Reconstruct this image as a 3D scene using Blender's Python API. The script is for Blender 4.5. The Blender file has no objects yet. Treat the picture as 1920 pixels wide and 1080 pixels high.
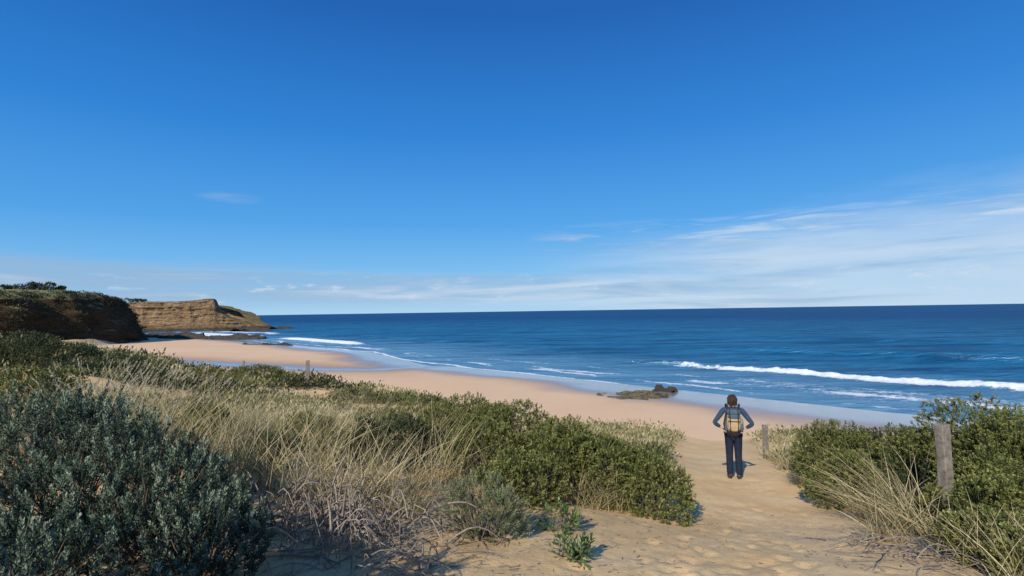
import bpy, bmesh, math, random
import numpy as np
from mathutils import Vector, Matrix
rng = np.random.default_rng(11)
random.seed(5)
scene = bpy.context.scene
C = scene.collection
R = math.radians
CAMZ = 8.0

# ------------------------------------------------------------------ helpers
def tag(o, label=None, cat=None, group=None, kind=None):
    if label: o['label'] = label
    if cat: o['category'] = cat
    if group: o['group'] = group
    if kind: o['kind'] = kind
    return o

def empty(name, loc, rz=0, label=None, cat=None, group=None):
    o = bpy.data.objects.new(name, None); C.objects.link(o)
    o.location = loc; o.rotation_euler = (0, 0, rz); o.empty_display_size = .2
    return tag(o, label, cat, group)

def mesh_np(name, V, F, attrs=None, smooth=False):
    V = np.ascontiguousarray(V, dtype=np.float32).reshape(-1, 3)
    F = np.ascontiguousarray(F, dtype=np.int32)
    me = bpy.data.meshes.new(name)
    n, k = F.shape
    me.vertices.add(len(V)); me.vertices.foreach_set('co', V.ravel())
    me.loops.add(n*k); me.loops.foreach_set('vertex_index', F.ravel())
    me.polygons.add(n)
    me.polygons.foreach_set('loop_start', np.arange(0, n*k, k, dtype=np.int32))
    me.polygons.foreach_set('loop_total', np.full(n, k, dtype=np.int32))
    me.polygons.foreach_set('use_smooth', np.full(n, smooth, dtype=bool))
    me.update(calc_edges=True)
    if attrs:
        for a, v in attrs.items():
            at = me.attributes.new(a, 'FLOAT', 'POINT')
            at.data.foreach_set('value', np.ascontiguousarray(v, dtype=np.float32).ravel())
    return me

def link(name, me, mat=None, parent=None, loc=None):
    o = bpy.data.objects.new(name, me); C.objects.link(o)
    if mat and not me.materials: me.materials.append(mat)
    if parent: o.parent = parent
    if loc is not None: o.location = loc
    return o

def obj(name, V, F, mat, parent=None, attrs=None, smooth=False, loc=None):
    return link(name, mesh_np(name, V, F, attrs, smooth), mat, parent, loc)

_tab = np.random.default_rng(3).random(65536).astype(np.float64)
def vnoise(P, seed=0):
    P = np.asarray(P, dtype=np.float64)
    i = np.floor(P).astype(np.int64); f = P - i
    f = f*f*(3-2*f)
    def h(a, b, c):
        return _tab[((a*73856093) ^ (b*19349663) ^ (c*83492791) ^ (seed*2654435)) & 65535]
    x, y, z = i[..., 0], i[..., 1], i[..., 2]
    r = 0
    for dx in (0, 1):
        wx = f[..., 0] if dx else 1-f[..., 0]
        for dy in (0, 1):
            wy = f[..., 1] if dy else 1-f[..., 1]
            for dz in (0, 1):
                wz = f[..., 2] if dz else 1-f[..., 2]
                r = r + h(x+dx, y+dy, z+dz)*wx*wy*wz
    return r
def fbm(P, oct=4, seed=0):
    P = np.asarray(P, dtype=np.float64); a = 1; s = 0; t = 0
    for o in range(oct):
        s = s + a*(vnoise(P*(2**o)+o*17.3, seed+o)-.5); t += a; a *= .5
    return s/t*2
def fbm2(x, y, sc, oct=3, seed=0):
    return fbm(np.stack([x*sc, y*sc, np.zeros_like(x)+.37], -1), oct, seed)
def sst(a, b, x):
    t = np.clip((x-a)/(b-a), 0, 1); return t*t*(3-2*t)
def nrm(v):
    return v/np.maximum(np.linalg.norm(v, axis=-1, keepdims=True), 1e-9)

def sdist(pts, x, y):
    """signed distance to a polyline, positive on its right-hand side"""
    best = np.full(x.shape, 1e18); sg = np.ones_like(x); tt = np.zeros_like(x); acc = 0
    for (ax, ay), (bx, by) in zip(pts[:-1], pts[1:]):
        dx, dy = bx-ax, by-ay; L2 = dx*dx+dy*dy
        t = np.clip(((x-ax)*dx+(y-ay)*dy)/L2, 0, 1)
        d = (x-ax-t*dx)**2+(y-ay-t*dy)**2
        s = np.sign((x-ax)*dy-(y-ay)*dx)
        m = d < best
        best = np.where(m, d, best); sg = np.where(m, s, sg); tt = np.where(m, acc+t*math.sqrt(L2), tt)
        acc += math.sqrt(L2)
    return np.sqrt(best)*sg, tt

# ------------------------------------------------------------------ nodes
class NT:
    def __init__(s, tree): s.t = tree; s.n = tree.nodes; s.l = tree.links
    def node(s, ty, **kw):
        n = s.n.new(ty)
        for k, v in kw.items(): setattr(n, k, v)
        return n
    def put(s, sock, v):
        if isinstance(v, bpy.types.NodeSocket): s.l.new(v, sock)
        elif v is not None: sock.default_value = v
    def m(s, op, a, b=None, c=None, clamp=False):
        n = s.node('ShaderNodeMath', operation=op); n.use_clamp = clamp
        s.put(n.inputs[0], a); s.put(n.inputs[1], b); s.put(n.inputs[2], c)
        return n.outputs[0]
    def ss(s, v, a, b, lo=0., hi=1.):
        n = s.node('ShaderNodeMapRange', interpolation_type='SMOOTHSTEP')
        for i, q in enumerate((v, a, b, lo, hi)): s.put(n.inputs[i], q)
        return n.outputs[0]
    def mix(s, f, a, b, bt='MIX'):
        n = s.node('ShaderNodeMix', data_type='RGBA', blend_type=bt)
        s.put(n.inputs[0], f)
        for i, v in ((6, a), (7, b)):
            s.put(n.inputs[i], (*v, 1) if isinstance(v, tuple) and len(v) == 3 else v)
        return n.outputs[2]
    def noise(s, vec, scale, detail=4, rough=.55, dist=0):
        n = s.node('ShaderNodeTexNoise'); s.put(n.inputs['Vector'], vec)
        n.inputs['Scale'].default_value = scale; n.inputs['Detail'].default_value = detail
        n.inputs['Roughness'].default_value = rough; n.inputs['Distortion'].default_value = dist
        return n.outputs[0]
    def map(s, vec, scale=(1, 1, 1), rot=(0, 0, 0)):
        n = s.node('ShaderNodeMapping'); s.put(n.inputs[0], vec)
        n.inputs['Scale'].default_value = scale; n.inputs['Rotation'].default_value = rot
        return n.outputs[0]
    def ramp(s, f, stops):
        n = s.node('ShaderNodeValToRGB'); cr = n.color_ramp
        while len(cr.elements) < len(stops): cr.elements.new(.5)
        for e, (p, c) in zip(cr.elements, stops): e.position = p; e.color = (*c, 1)
        s.put(n.inputs[0], f); return n.outputs[0]
    def attr(s, name):
        return s.node('ShaderNodeAttribute', attribute_name=name).outputs['Fac']
    def bump(s, h, strength, dist=.02, normal=None):
        n = s.node('ShaderNodeBump'); n.inputs['Strength'].default_value = strength
        n.inputs['Distance'].default_value = dist; s.put(n.inputs['Height'], h)
        if normal: s.put(n.inputs['Normal'], normal)
        return n.outputs[0]

def material(name):
    m = bpy.data.materials.new(name); m.use_nodes = True
    t = NT(m.node_tree)
    return m, t, m.node_tree.nodes['Principled BSDF'], m.node_tree.nodes['Material Output']

def simple(name, c1, c2, scale=20, rough=.8, bump=.2, spec=.3, bdist=.01):
    m, t, p, o = material(name)
    co = t.node('ShaderNodeTexCoord').outputs['Object']
    n = t.noise(co, scale, 5)
    t.put(p.inputs['Base Color'], t.ramp(n, [(.3, c1), (.7, c2)]))
    p.inputs['Roughness'].default_value = rough
    p.inputs['Specular IOR Level'].default_value = spec
    if bump: t.put(p.inputs['Normal'], t.bump(t.noise(co, scale*2.5, 4), bump, bdist))
    return m

def leafmat(name, stops, trans=.25, rough=.55, spec=.3):
    m, t, p, o = material(name)
    col = t.ramp(t.attr('rnd'), stops)
    t.put(p.inputs['Base Color'], col)
    p.inputs['Roughness'].default_value = rough
    p.inputs['Specular IOR Level'].default_value = spec
    tr = t.node('ShaderNodeBsdfTranslucent')
    t.put(tr.inputs[0], t.mix(1, col, (1., .95, .5), 'MULTIPLY'))
    mx = t.node('ShaderNodeMixShader'); mx.inputs[0].default_value = trans
    t.l.new(p.outputs[0], mx.inputs[1]); t.l.new(tr.outputs[0], mx.inputs[2])
    t.l.new(mx.outputs[0], o.inputs[0])
    return m

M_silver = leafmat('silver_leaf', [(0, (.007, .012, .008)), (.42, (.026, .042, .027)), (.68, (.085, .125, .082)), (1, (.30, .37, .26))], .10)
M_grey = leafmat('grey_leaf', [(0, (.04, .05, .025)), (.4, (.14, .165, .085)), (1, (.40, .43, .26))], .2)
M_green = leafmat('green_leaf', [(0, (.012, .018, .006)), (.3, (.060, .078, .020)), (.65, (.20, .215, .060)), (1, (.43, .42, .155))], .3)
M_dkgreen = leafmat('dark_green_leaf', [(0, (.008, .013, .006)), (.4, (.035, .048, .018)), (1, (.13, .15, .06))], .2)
M_glossy = leafmat('glossy_leaf', [(0, (.03, .06, .02)), (.5, (.085, .14, .04)), (1, (.30, .36, .15))], .15, .35, .35)
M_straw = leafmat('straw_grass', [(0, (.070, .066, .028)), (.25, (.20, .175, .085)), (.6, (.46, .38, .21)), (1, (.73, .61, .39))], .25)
M_plume = leafmat('seed_plume', [(0, (.38, .33, .25)), (1, (.72, .66, .56))], .3)
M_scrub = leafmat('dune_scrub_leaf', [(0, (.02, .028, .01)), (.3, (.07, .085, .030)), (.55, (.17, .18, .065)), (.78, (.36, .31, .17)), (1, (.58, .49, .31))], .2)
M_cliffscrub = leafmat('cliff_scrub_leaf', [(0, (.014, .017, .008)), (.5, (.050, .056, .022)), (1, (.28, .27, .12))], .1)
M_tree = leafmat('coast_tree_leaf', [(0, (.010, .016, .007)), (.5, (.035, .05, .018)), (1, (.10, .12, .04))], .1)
M_bark = simple('bark', (.09, .065, .045), (.22, .17, .125), 30, .9, .5)
M_dead = simple('dead_wood', (.14, .11, .088), (.36, .30, .24), 25, .9, .5)

# ------------------------------------------------------------------ camera
cam_d = bpy.data.cameras.new('camera'); cam = bpy.data.objects.new('camera', cam_d); C.objects.link(cam)
cam_d.sensor_width = 36; cam_d.lens = 36*1000/1920
cam_d.clip_start = .05; cam_d.clip_end = 120000
rot = Matrix.Rotation(R(90+2.5), 4, 'X') @ Matrix.Rotation(R(-.875), 4, 'Z')
cam.matrix_world = Matrix.Translation((0, 0, CAMZ)) @ rot
scene.camera = cam
R3 = rot.to_3x3()
def at(px, py, D):
    d = R3 @ Vector(((px-960)/1000, (540-py)/1000, -1))
    return Vector((0, 0, CAMZ)) + d*(D/d.y)
def gx(px, D): return at(px, 540, D).x

# ------------------------------------------------------------------ terrain function
CP = np.array([
 (0,0,6.4),(0.1,3.2,6.35),(2.3,5.2,5.8),(4.45,10.65,4.77),(5.3,15,4.0),(4.5,20,3.4),(8,20,3.1),(12,21,3.1),(2,17,3.9),
 (5.5,9,4.85),(6,6.5,5.3),(4,4,6.0),(9,12,4.5),(12,8,5.3),(14,15,4.1),(20,14,3.9),(8,0,6.4),(20,5,5.6),
 (-1.8,5,6.15),(-.3,4.6,6.08),(1.3,6.5,5.55),(0,8,5.55),(-.6,11,5.15),(-2,14,4.8),(-4,20,4.3),(-2.5,26,3.4),(-9,25,4.2),
 (-7,16,5.0),(-11,32,3.7),(-12.6,33,3.9),(-16,30,4.2),(-23,35,4.3),(-34,45,4.6),(-30,35,5.6),(-24,25,6.7),(-15,15,6.3),(-10,10,6.2),
 (-5,6,6.25),(-3,4,6.25),(-6,0,6.5),(-20,0,7.5),(0,-10,7.3),(-40,30,7.6),(-66,75,3.6),(-50,60,4.0),(10,-15,7.3),(-30,-20,8)], float)
def tps_k(r2): return .5*r2*np.log(r2+1e-12)
_n = len(CP)
_K = tps_k(((CP[:, None, :2]-CP[None, :, :2])**2).sum(-1)) + np.eye(_n)*2.
_Pm = np.hstack([np.ones((_n, 1)), CP[:, :2]])
_A = np.block([[_K, _Pm], [_Pm.T, np.zeros((3, 3))]])
_w = np.linalg.solve(_A, np.concatenate([CP[:, 2], np.zeros(3)]))
SHORE = [(-500,300),(-250,262),(-146,222),(-78,163),(-29,111),(-15,86),(2.7,68),(28,41),(130,-60),(400,-330)][::-1]
DUNE = [(-400,260),(-250,235),(-140,195),(-112,162),(-95,120),(-66,88),(-28,50),(-15.6,41),(-3.5,32),(4,24.5),(12,23),(16,20),(30,8),(80,-40),(400,-360)]
CREEK = [(-60,84),(-50,80),(-40,75),(-25,69.5),(-18,70),(-14,76),(-12,84)]
PATH = [(-.6,-3),(0,0),(.9,3),(2.3,5.2),(4.35,10.6),(5.5,15),(7,19),(9,23),(12,27)]

def sea_s(x, y):          # positive towards the sea
    s, t = sdist(SHORE, x, y); return s, t
def dune_d(x, y):         # positive on the landward side
    d, t = sdist(DUNE, x, y); return d
def path_d(x, y):
    return np.abs(sdist(PATH, x, y)[0])

def height(x, y):
    x = np.asarray(x, float); y = np.asarray(y, float)
    rr = np.sqrt(x*x+y*y)
    sc = np.minimum(1, 95/np.maximum(rr, 1e-6))
    xs, ys = x*sc, y*sc
    z = _w[_n]+_w[_n+1]*xs+_w[_n+2]*ys
    for i in range(_n):
        z = z + _w[i]*tps_k((xs-CP[i, 0])**2+(ys-CP[i, 1])**2)
    z = np.clip(z, 2.2, 9)
    z = z*(1-sst(70, 110, rr)) + 3.0*sst(70, 110, rr)
    pd = path_d(x, y)
    z = z + fbm2(x, y, .28, 3, 4)*.26*sst(0, 4, pd)*sst(1, 6, rr) + fbm2(x, y, .9, 2, 8)*.03
    z = z - .12*(1-sst(.3, 1.6, pd))*sst(2, 8, rr)
    s, _ = sea_s(x, y)
    b = np.where(s < 0, 1.75*(1-np.exp(np.minimum(s, 0)*.042)), np.maximum(-.05*s, -3))
    cd = np.abs(sdist(CREEK, x, y)[0])
    b = b - .12*np.exp(-(cd/2.5)**2) + fbm2(x, y, .05, 3, 2)*.10*sst(3, 12, -s)
    d = dune_d(x, y) + fbm2(x, y, .22, 3, 6)*1.6
    w = sst(-1.5, 3.5, d)
    return b*(1-w)+z*w

def h1(x, y): return float(height(np.array([x]), np.array([y]))[0])
def in_gap(x, y):        # the bare sand hollow in the left dunes
    return ((x+9.6)/3.0)**2+((y-26.5)/3.4)**2 < 1+.5*fbm2(x, y, .6, 2, 19)

# ------------------------------------------------------------------ ground sheet
def polar(angs, rads):
    A, Rr = np.meshgrid(angs, rads)
    X = Rr*np.sin(A); Y = Rr*np.cos(A)
    return X, Y
def grid_faces(nr, na, wrap):
    i = np.arange(nr-1)[:, None]; j = np.arange(na if wrap else na-1)[None, :]
    j2 = (j+1) % na
    return np.stack([i*na+j, i*na+j2, (i+1)*na+j2, (i+1)*na+j], -1).reshape(-1, 4)

fa = np.radians(np.arange(-60, 60, .25)); ba = np.radians(np.arange(60, 300, 3.))
angs = np.concatenate([fa, ba])
rads = np.concatenate([[.05], np.geomspace(.6, 450, 500), np.geomspace(520, 30000, 14)])
GX, GY = polar(angs, rads)
GZ = height(GX, GY)
Gs, _ = sea_s(GX, GY); Gd = dune_d(GX, GY); Gp = path_d(GX, GY)
near = (np.sqrt(GX**2+GY**2) < 19)
ix = np.where(near.ravel())[0]
nx, ny = GX.ravel()[ix], GY.ravel()[ix]
dz = np.zeros(len(ix))
for k in range(560):                       # scuffed footprints in the path sand
    t = rng.random()**1.3
    y0 = 1.6+t*15.5
    x0 = np.interp(y0, [p[1] for p in PATH], [p[0] for p in PATH]) + rng.normal(0, .6)
    a = rng.normal(.35, .9); ca, sa = math.cos(a), math.sin(a)
    sel = np.abs(nx-x0)+np.abs(ny-y0) < .7
    u = (nx[sel]-x0)*ca-(ny[sel]-y0)*sa; v = (nx[sel]-x0)*sa+(ny[sel]-y0)*ca
    q = (u/rng.uniform(.035, .075))**2+(v/rng.uniform(.06, .15))**2
    kk = rng.uniform(.15, 1.1)
    dz[sel] += kk*(-.022*np.exp(-q) + .008*np.exp(-((np.sqrt(q)-1.6)/.5)**2))
dz += fbm2(nx, ny, 3.2, 4, 131)*.014*(1-sst(1.2, 2.6, path_d(nx, ny)))
GZ.ravel()[ix] += dz
wn = fbm2(GX, GY, .12, 4, 12)
wet = sst(-15, -5, Gs+wn*4)
film = sst(-13.5, -4.5, Gs+wn*5)
cd = np.abs(sdist(CREEK, GX, GY)[0])
crk = np.exp(-((cd+wn*1.5)/2.8)**2)*(Gd < 0)
wet = np.maximum(wet, np.exp(-(cd/7)**2)*(Gd < 0)); film = np.maximum(film, crk)
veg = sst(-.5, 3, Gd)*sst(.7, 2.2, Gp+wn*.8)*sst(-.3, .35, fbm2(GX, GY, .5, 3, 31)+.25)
veg = np.maximum(veg*.9, sst(70, 100, np.sqrt(GX**2+GY**2))*(Gd > 4))
veg = np.where(in_gap(GX, GY), 0, veg)
beach = sst(3, -2, Gd)
m, t, p, o = material('sand')
co = t.node('ShaderNodeTexCoord').outputs['Object']
n1 = t.noise(co, 1.1, 6, .6); n2 = t.noise(co, 70, 4, .7); n3 = t.noise(co, .06, 4)
col = t.ramp(n1, [(.3, (.80, .500, .215)), (.7, (.93, .655, .340))])
col = t.mix(t.m('MULTIPLY', t.ss(n2, .35, .7), .25), col, (.64, .395, .18))
col = t.mix(t.m('MULTIPLY', t.attr('beach'), .8), col, t.ramp(n3, [(.3, (.76, .495, .30)), (.7, (.85, .59, .385))]))
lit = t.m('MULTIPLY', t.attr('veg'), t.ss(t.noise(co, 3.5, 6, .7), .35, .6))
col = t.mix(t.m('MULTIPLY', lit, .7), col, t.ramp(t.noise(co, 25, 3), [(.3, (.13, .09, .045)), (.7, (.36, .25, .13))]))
col = t.mix(t.m('MULTIPLY', t.attr('wet'), .85), col, t.ramp(n3, [(.3, (.38, .23, .135)), (.7, (.49, .305, .19))]))
col = t.mix(t.m('MULTIPLY', t.attr('film'), .75), col, (.29, .30, .325))  # water film, with the sky's bluish reflection put into its base colour
t.put(p.inputs['Base Color'], col)
t.put(p.inputs['Roughness'], t.m('SUBTRACT', .92, t.m('ADD', t.m('MULTIPLY', t.attr('wet'), .3), t.m('MULTIPLY', t.attr('film'), .50))))
t.put(p.inputs['Specular IOR Level'], t.m('ADD', .12, t.m('MULTIPLY', t.attr('film'), .5)))
dry = t.m('SUBTRACT', 1, t.attr('wet'))
hb = t.m('MULTIPLY', t.m('ADD', t.m('MULTIPLY', n2, .4), t.m('ADD', t.m('MULTIPLY', t.noise(co, 6, 6, .7, .5), .8), t.m('MULTIPLY', t.noise(co, 22, 5, .75, .4), .9))), dry)
t.put(p.inputs['Normal'], t.bump(hb, .55, .022))
M_sand = m
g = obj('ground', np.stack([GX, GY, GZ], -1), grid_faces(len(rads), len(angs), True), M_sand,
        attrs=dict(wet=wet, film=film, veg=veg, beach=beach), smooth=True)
tag(g, 'pale orange sand of the dune path and the curving beach', 'sand', kind='structure')

# ------------------------------------------------------------------ sea
sa_ = np.radians(np.arange(-70, 66, .18))
sr = np.concatenate([np.geomspace(24, 36, 40), np.geomspace(36.2, 130, 300), np.geomspace(131, 420, 130), np.geomspace(430, 60000, 110)])
SX, SY = polar(sa_, sr)
s, tt = sea_s(SX, SY)
wob = fbm2(tt, tt*0, .03, 3, 51)*3.0
P3 = np.stack([SX*.16, SY*.16, 0*SX], -1)
fine = fbm(np.stack([SX*1.1, SY*1.1, 0*SX], -1), 4, 61)
mid = fbm(P3, 4, 71)
Z = np.zeros_like(SX); foam = np.zeros_like(SX)
def ridge(s0, front, back, amp, mask):
    q = s-(s0+wob)
    return amp*np.where(q < 0, np.exp(-(q/front)**2), np.exp(-(q/back)**2))*mask, q
mk = sst(17, 30, SX+mid*5)*(SX > -5)
z1, q1 = ridge(19.5, .9, 3.0, .48, sst(13, 24, SX)*(1+.35*mid)); Z += z1*(1+.40*fine)
foam += np.exp(-((q1+.5-.7*mid-.3*fine)/.85)**2)*1.15*mk
foam += sst(0, -14, q1)*sst(-19, -8, q1)*.40*mk
foam += sst(.3, -1.5, q1)*sst(-5, -1.5, q1)*.30*mk
foam += .36*np.exp(-((q1-2.2+mid)/1.3)**2)*mk*.6
z2, q2 = ridge(52, 3.0, 5.5, .95, sst(30, 52, SX)*(.9+.4*mid)); Z += z2
z3, q3 = ridge(95, 5, 9, .65, sst(-.2, .3, fbm2(tt, tt*0, .012, 2, 91)+.1)*(SX > 0)); Z += z3
z4, q4 = ridge(34, 2.5, 4, .40, sst(-.1, .3, fbm2(tt, tt*0, .02, 2, 95))); Z += z4
# far-left surf at the end of the beach
mkA = sst(-34, -44, SX)*sst(-85, -68, SX)
zA, qA = ridge(11, 1.5, 3, .6, mkA); Z += zA; foam += np.exp(-((qA+.5*mid)/2.0)**2)*1.2*mkA
mkB = sst(-88, -100, SX)*sst(-190, -150, SX)
for s0 in (7, 17, 30):
    zB, qB = ridge(s0, 1.6, 3, .5, mkB); Z += zB; foam += np.exp(-((qB+1.2*mid)/2.2)**2)*(1.15 if s0 < 20 else .75)*mkB
foam += .5*mkB*sst(32, 15, s)*sst(-4, 3, s)
# swash lines on the beach
edge = fbm2(tt, tt*0, .06, 4, 77)*3.0
Z += .05
foam += np.exp(-((s+1.0-edge)/.40)**2)*.85
foam += np.exp(-((s-3.0-edge*1.2-mid)/.5)**2)*.62*sst(-.5, .4, mid+.2*fine)
foam += np.exp(-((s-6.5+edge*.8+1.5*mid)/.8)**2)*.52*sst(-.4, .4, mid+.3*fine)
foam += np.exp(-((s-11.0-edge*.5-2*mid)/1.0)**2)*.40*sst(-.3, .4, -mid+.3*fine)
foam += .22*sst(16, 5, s)
near_w = sst(6, 30, s)
chop = fbm(np.stack([(SX*.68+SY*.73)*.30, (SX*-.73+SY*.68)*.09, 0*SX], -1), 4, 81)
Z += chop*.22*near_w*(1-sst(300, 900, SY)*.5) + fine*.05*sst(2, 8, s)*(1-sst(90, 200, SY))
Z -= .35*sst(-2.5, -7, s-edge)          # sink the sheet under the sand behind the swash
m, t, p, o = material('sea_water')
co = t.node('ShaderNodeTexCoord').outputs['Object']
nA = t.noise(t.map(co, (.03, .14, 1), (0, 0, R(20))), 1.0, 6, .6)
nB = t.noise(t.map(co, (.0035, .02, 1), (0, 0, 0)), 1.0, 5, .6)
nC = t.noise(t.map(co, (.12, .5, 1), (0, 0, R(30))), 1.0, 6, .65)
sv = t.attr('s')
deep = t.ramp(nB, [(.3, (.003, .050, .138)), (.7, (.008, .090, .225))])
mid_ = t.ramp(nA, [(.3, (.005, .100, .215)), (.7, (.030, .220, .385))])
shal = t.ramp(nA, [(.3, (.070, .255, .40)), (.7, (.20, .39, .52))])
col = t.mix(t.ss(sv, 50, 420), mid_, deep)
col = t.mix(t.ss(sv, 1, 40, 1., 0.), col, shal)
off_ = t.ss(sv, 4, 28)
col = t.mix(t.m('MULTIPLY', t.m('MULTIPLY', t.ss(nA, .50, .36), .5), off_), col, (.002, .040, .110))
col = t.mix(t.m('MULTIPLY', t.m('MULTIPLY', t.ss(nC, .52, .38), .45), off_), col, (.002, .048, .125))
dif = t.node('ShaderNodeBsdfDiffuse'); glo = t.node('ShaderNodeBsdfGlossy'); glo.inputs['Roughness'].default_value = .22
t.put(dif.inputs[0], col); glo.inputs[0].default_value = (.8, .9, 1, 1)
bh = t.m('ADD', t.noise(t.map(co, (.35, 1.1, 1), (0, 0, R(43))), 1.0, 6, .65), t.m('MULTIPLY', t.noise(t.map(co, (.05, .2, 1), (0, 0, R(30))), 1.0, 5), 2.2))
bn = t.bump(bh, 1., .8)
t.put(dif.inputs['Normal'], bn); t.put(glo.inputs['Normal'], bn)
mx = t.node('ShaderNodeMixShader'); mx.inputs[0].default_value = .15
t.l.new(dif.outputs[0], mx.inputs[1]); t.l.new(glo.outputs[0], mx.inputs[2])
fo = t.node('ShaderNodeBsdfDiffuse')
fn = t.noise(co, 2.2, 7, .72); fl = t.noise(t.map(co, (.5, 1.2, 1), (0, 0, R(43))), 1.1, 6, .7, .6)
t.put(fo.inputs[0], t.ramp(fn, [(.25, (.55, .66, .74)), (.6, (.92, .94, .95))]))
t.put(fo.inputs['Normal'], t.bump(fn, .8, .3))
ff = t.m('ADD', t.attr('foam'), t.m('MULTIPLY', t.m('SUBTRACT', t.m('ADD', t.m('MULTIPLY', fn, .5), t.m('MULTIPLY', fl, .5)), .5), 2.5))
fac = t.m('MULTIPLY', t.ss(ff, .38, .82), t.ss(t.attr('foam'), .04, .2))
mx2 = t.node('ShaderNodeMixShader'); t.put(mx2.inputs[0], fac)
t.l.new(mx.outputs[0], mx2.inputs[1]); t.l.new(fo.outputs[0], mx2.inputs[2]); t.l.new(mx2.outputs[0], o.inputs[0])
sea = obj('sea', np.stack([SX, SY, Z], -1), grid_faces(len(sr), len(sa_), False), m, attrs=dict(foam=np.clip(foam, 0, 1.3), s=s), smooth=True)
tag(sea, 'deep blue sea with a white breaker rolling in to the beach', 'sea', kind='structure')

# ------------------------------------------------------------------ cliffs
def cliff(name, plan, tops, prof, nu, nv, mat, disp, strata, inland, seed, kn=21, crack=0.):
    plan = np.array(plan, float); tops = np.array(tops, float)
    L = np.concatenate([[0], np.cumsum(np.linalg.norm(np.diff(plan, axis=0), axis=1))])
    u = np.linspace(0, L[-1], nu)
    X = np.interp(u, L, plan[:, 0]); Y = np.interp(u, L, plan[:, 1]); T = np.interp(u, L, tops)
    sm = lambda a, k: np.convolve(np.pad(a, k//2, mode='edge'), np.hanning(k)/np.hanning(k).sum(), 'valid')
    X, Y, T = sm(X, 21), sm(Y, 21), sm(T, kn)
    T = T + fbm(np.stack([u*.08, u*0, u*0], -1), 4, seed)*.9
    tx, ty = np.gradient(X), np.gradient(Y); l = np.hypot(tx, ty); nx, ny = ty/l, -tx/l
    pv = np.linspace(0, 1, nv)
    po = np.array([q[0] for q in prof]); pz = np.array([q[1] for q in prof]); pp = np.linspace(0, 1, len(prof))
    off = np.interp(pv, pp, po); fr = np.interp(pv, pp, pz)
    ino = -np.geomspace(1, inland, 26); off = np.concatenate([off, ino]); fr = np.concatenate([fr, np.ones(26)])
    V = np.zeros((len(off), nu, 3))
    V[..., 2] = fr[:, None]*T[None]-1.2*(1-fr[:, None])
    V[..., 2] += np.where(off < 0, np.log1p(-off)*.25, 0)[:, None]
    P = np.stack([X[None]+nx[None]*off[:, None], Y[None]+ny[None]*off[:, None], V[..., 2]], -1)
    facew = (sst(-6, 1, off))[:, None]
    dsp = fbm(P*.11, 5, seed+1)*disp + fbm(P*np.array([.5, .5, .9]), 4, seed+9)*disp*.5
    lay = (vnoise(np.stack([P[..., 2]*1.15+fbm(P*.04, 3, seed)*3, P[..., 0]*.05, P[..., 1]*.05], -1), seed+3)-.5)*strata
    gul = -np.abs(fbm(np.stack([P[..., 0]*.13, P[..., 1]*.13, P[..., 2]*.03], -1), 3, seed+5))*disp*1.6
    if crack:      # broken blocks: stepped noise in cells that are wider than tall
        cell = np.floor(np.stack([P[..., 0]*.35+.7*np.floor(P[..., 2]*.7), P[..., 1]*.1, P[..., 2]*.7], -1))
        gul = gul + (vnoise(cell+.5, seed+15)-.5)*crack
    dsp = (dsp+lay+gul)*facew
    P[..., 0] += nx[None]*dsp; P[..., 1] += ny[None]*dsp
    P[..., 2] += fbm(P*.12, 4, seed+7)*.7*(1-facew)
    return obj(name, P, grid_faces(len(off), nu, False)[:, ::-1], mat, smooth=not crack), P, off

def cliffmat(name, rockstops, grass, slope, veg, base=.75, dark=.7, warpk=5.):
    m, t, p, o = material(name)
    geo = t.node('ShaderNodeNewGeometry'); pos = geo.outputs['Position']
    sx = t.node('ShaderNodeSeparateXYZ'); t.l.new(geo.outputs['Normal'], sx.inputs[0])
    warp = t.node('ShaderNodeVectorMath', operation='ADD')
    nz = t.node('ShaderNodeTexNoise'); nz.inputs['Scale'].default_value = .08; nz.inputs['Detail'].default_value = 4; t.l.new(pos, nz.inputs['Vector'])
    sc = t.node('ShaderNodeVectorMath', operation='SCALE'); t.l.new(nz.outputs['Color'], sc.inputs[0]); sc.inputs['Scale'].default_value = warpk
    t.l.new(pos, warp.inputs[0]); t.l.new(sc.outputs[0], warp.inputs[1])
    wv = t.noise(t.map(warp.outputs[0], (.05, .05, .9)), 1.0, 7, .7, .3)
    rock = t.ramp(wv, rockstops)
    blot = t.noise(pos, .30, 6, .7)
    rock = t.mix(t.m('MULTIPLY', t.ss(blot, .50, .64), dark), rock, (.075, .052, .030))
    fine = t.noise(pos, 1.6, 5, .7)
    rock = t.mix(t.m('MULTIPLY', t.ss(fine, .5, .75), .35), rock, rockstops[-1][1])
    gr = t.ramp(t.noise(pos, .25, 6, .7), grass)
    f = t.m('ADD', sx.outputs[2], t.m('MULTIPLY', t.m('SUBTRACT', blot, .5), veg))
    col = t.mix(t.ss(f, slope-.12, slope+.12), rock, gr)
    sp = t.node('ShaderNodeSeparateXYZ'); t.l.new(pos, sp.inputs[0])
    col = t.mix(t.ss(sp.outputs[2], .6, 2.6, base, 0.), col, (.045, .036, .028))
    t.put(p.inputs['Base Color'], col); p.inputs['Roughness'].default_value = .95; p.inputs['Specular IOR Level'].default_value = .1
    t.put(p.inputs['Normal'], t.bump(t.m('ADD', t.m('MULTIPLY', wv, 1.5), fine), 1., 1.2))
    return m
M_head = cliffmat('headland_rock', [(.32, (.14, .088, .052)), (.42, (.38, .245, .140)), (.5, (.22, .138, .080)), (.58, (.46, .31, .185)), (.72, (.30, .195, .115))],
                  [(.3, (.14, .115, .050)), (.7, (.30, .24, .11))], .84, .3, .8, .5, 2.5)
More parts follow.
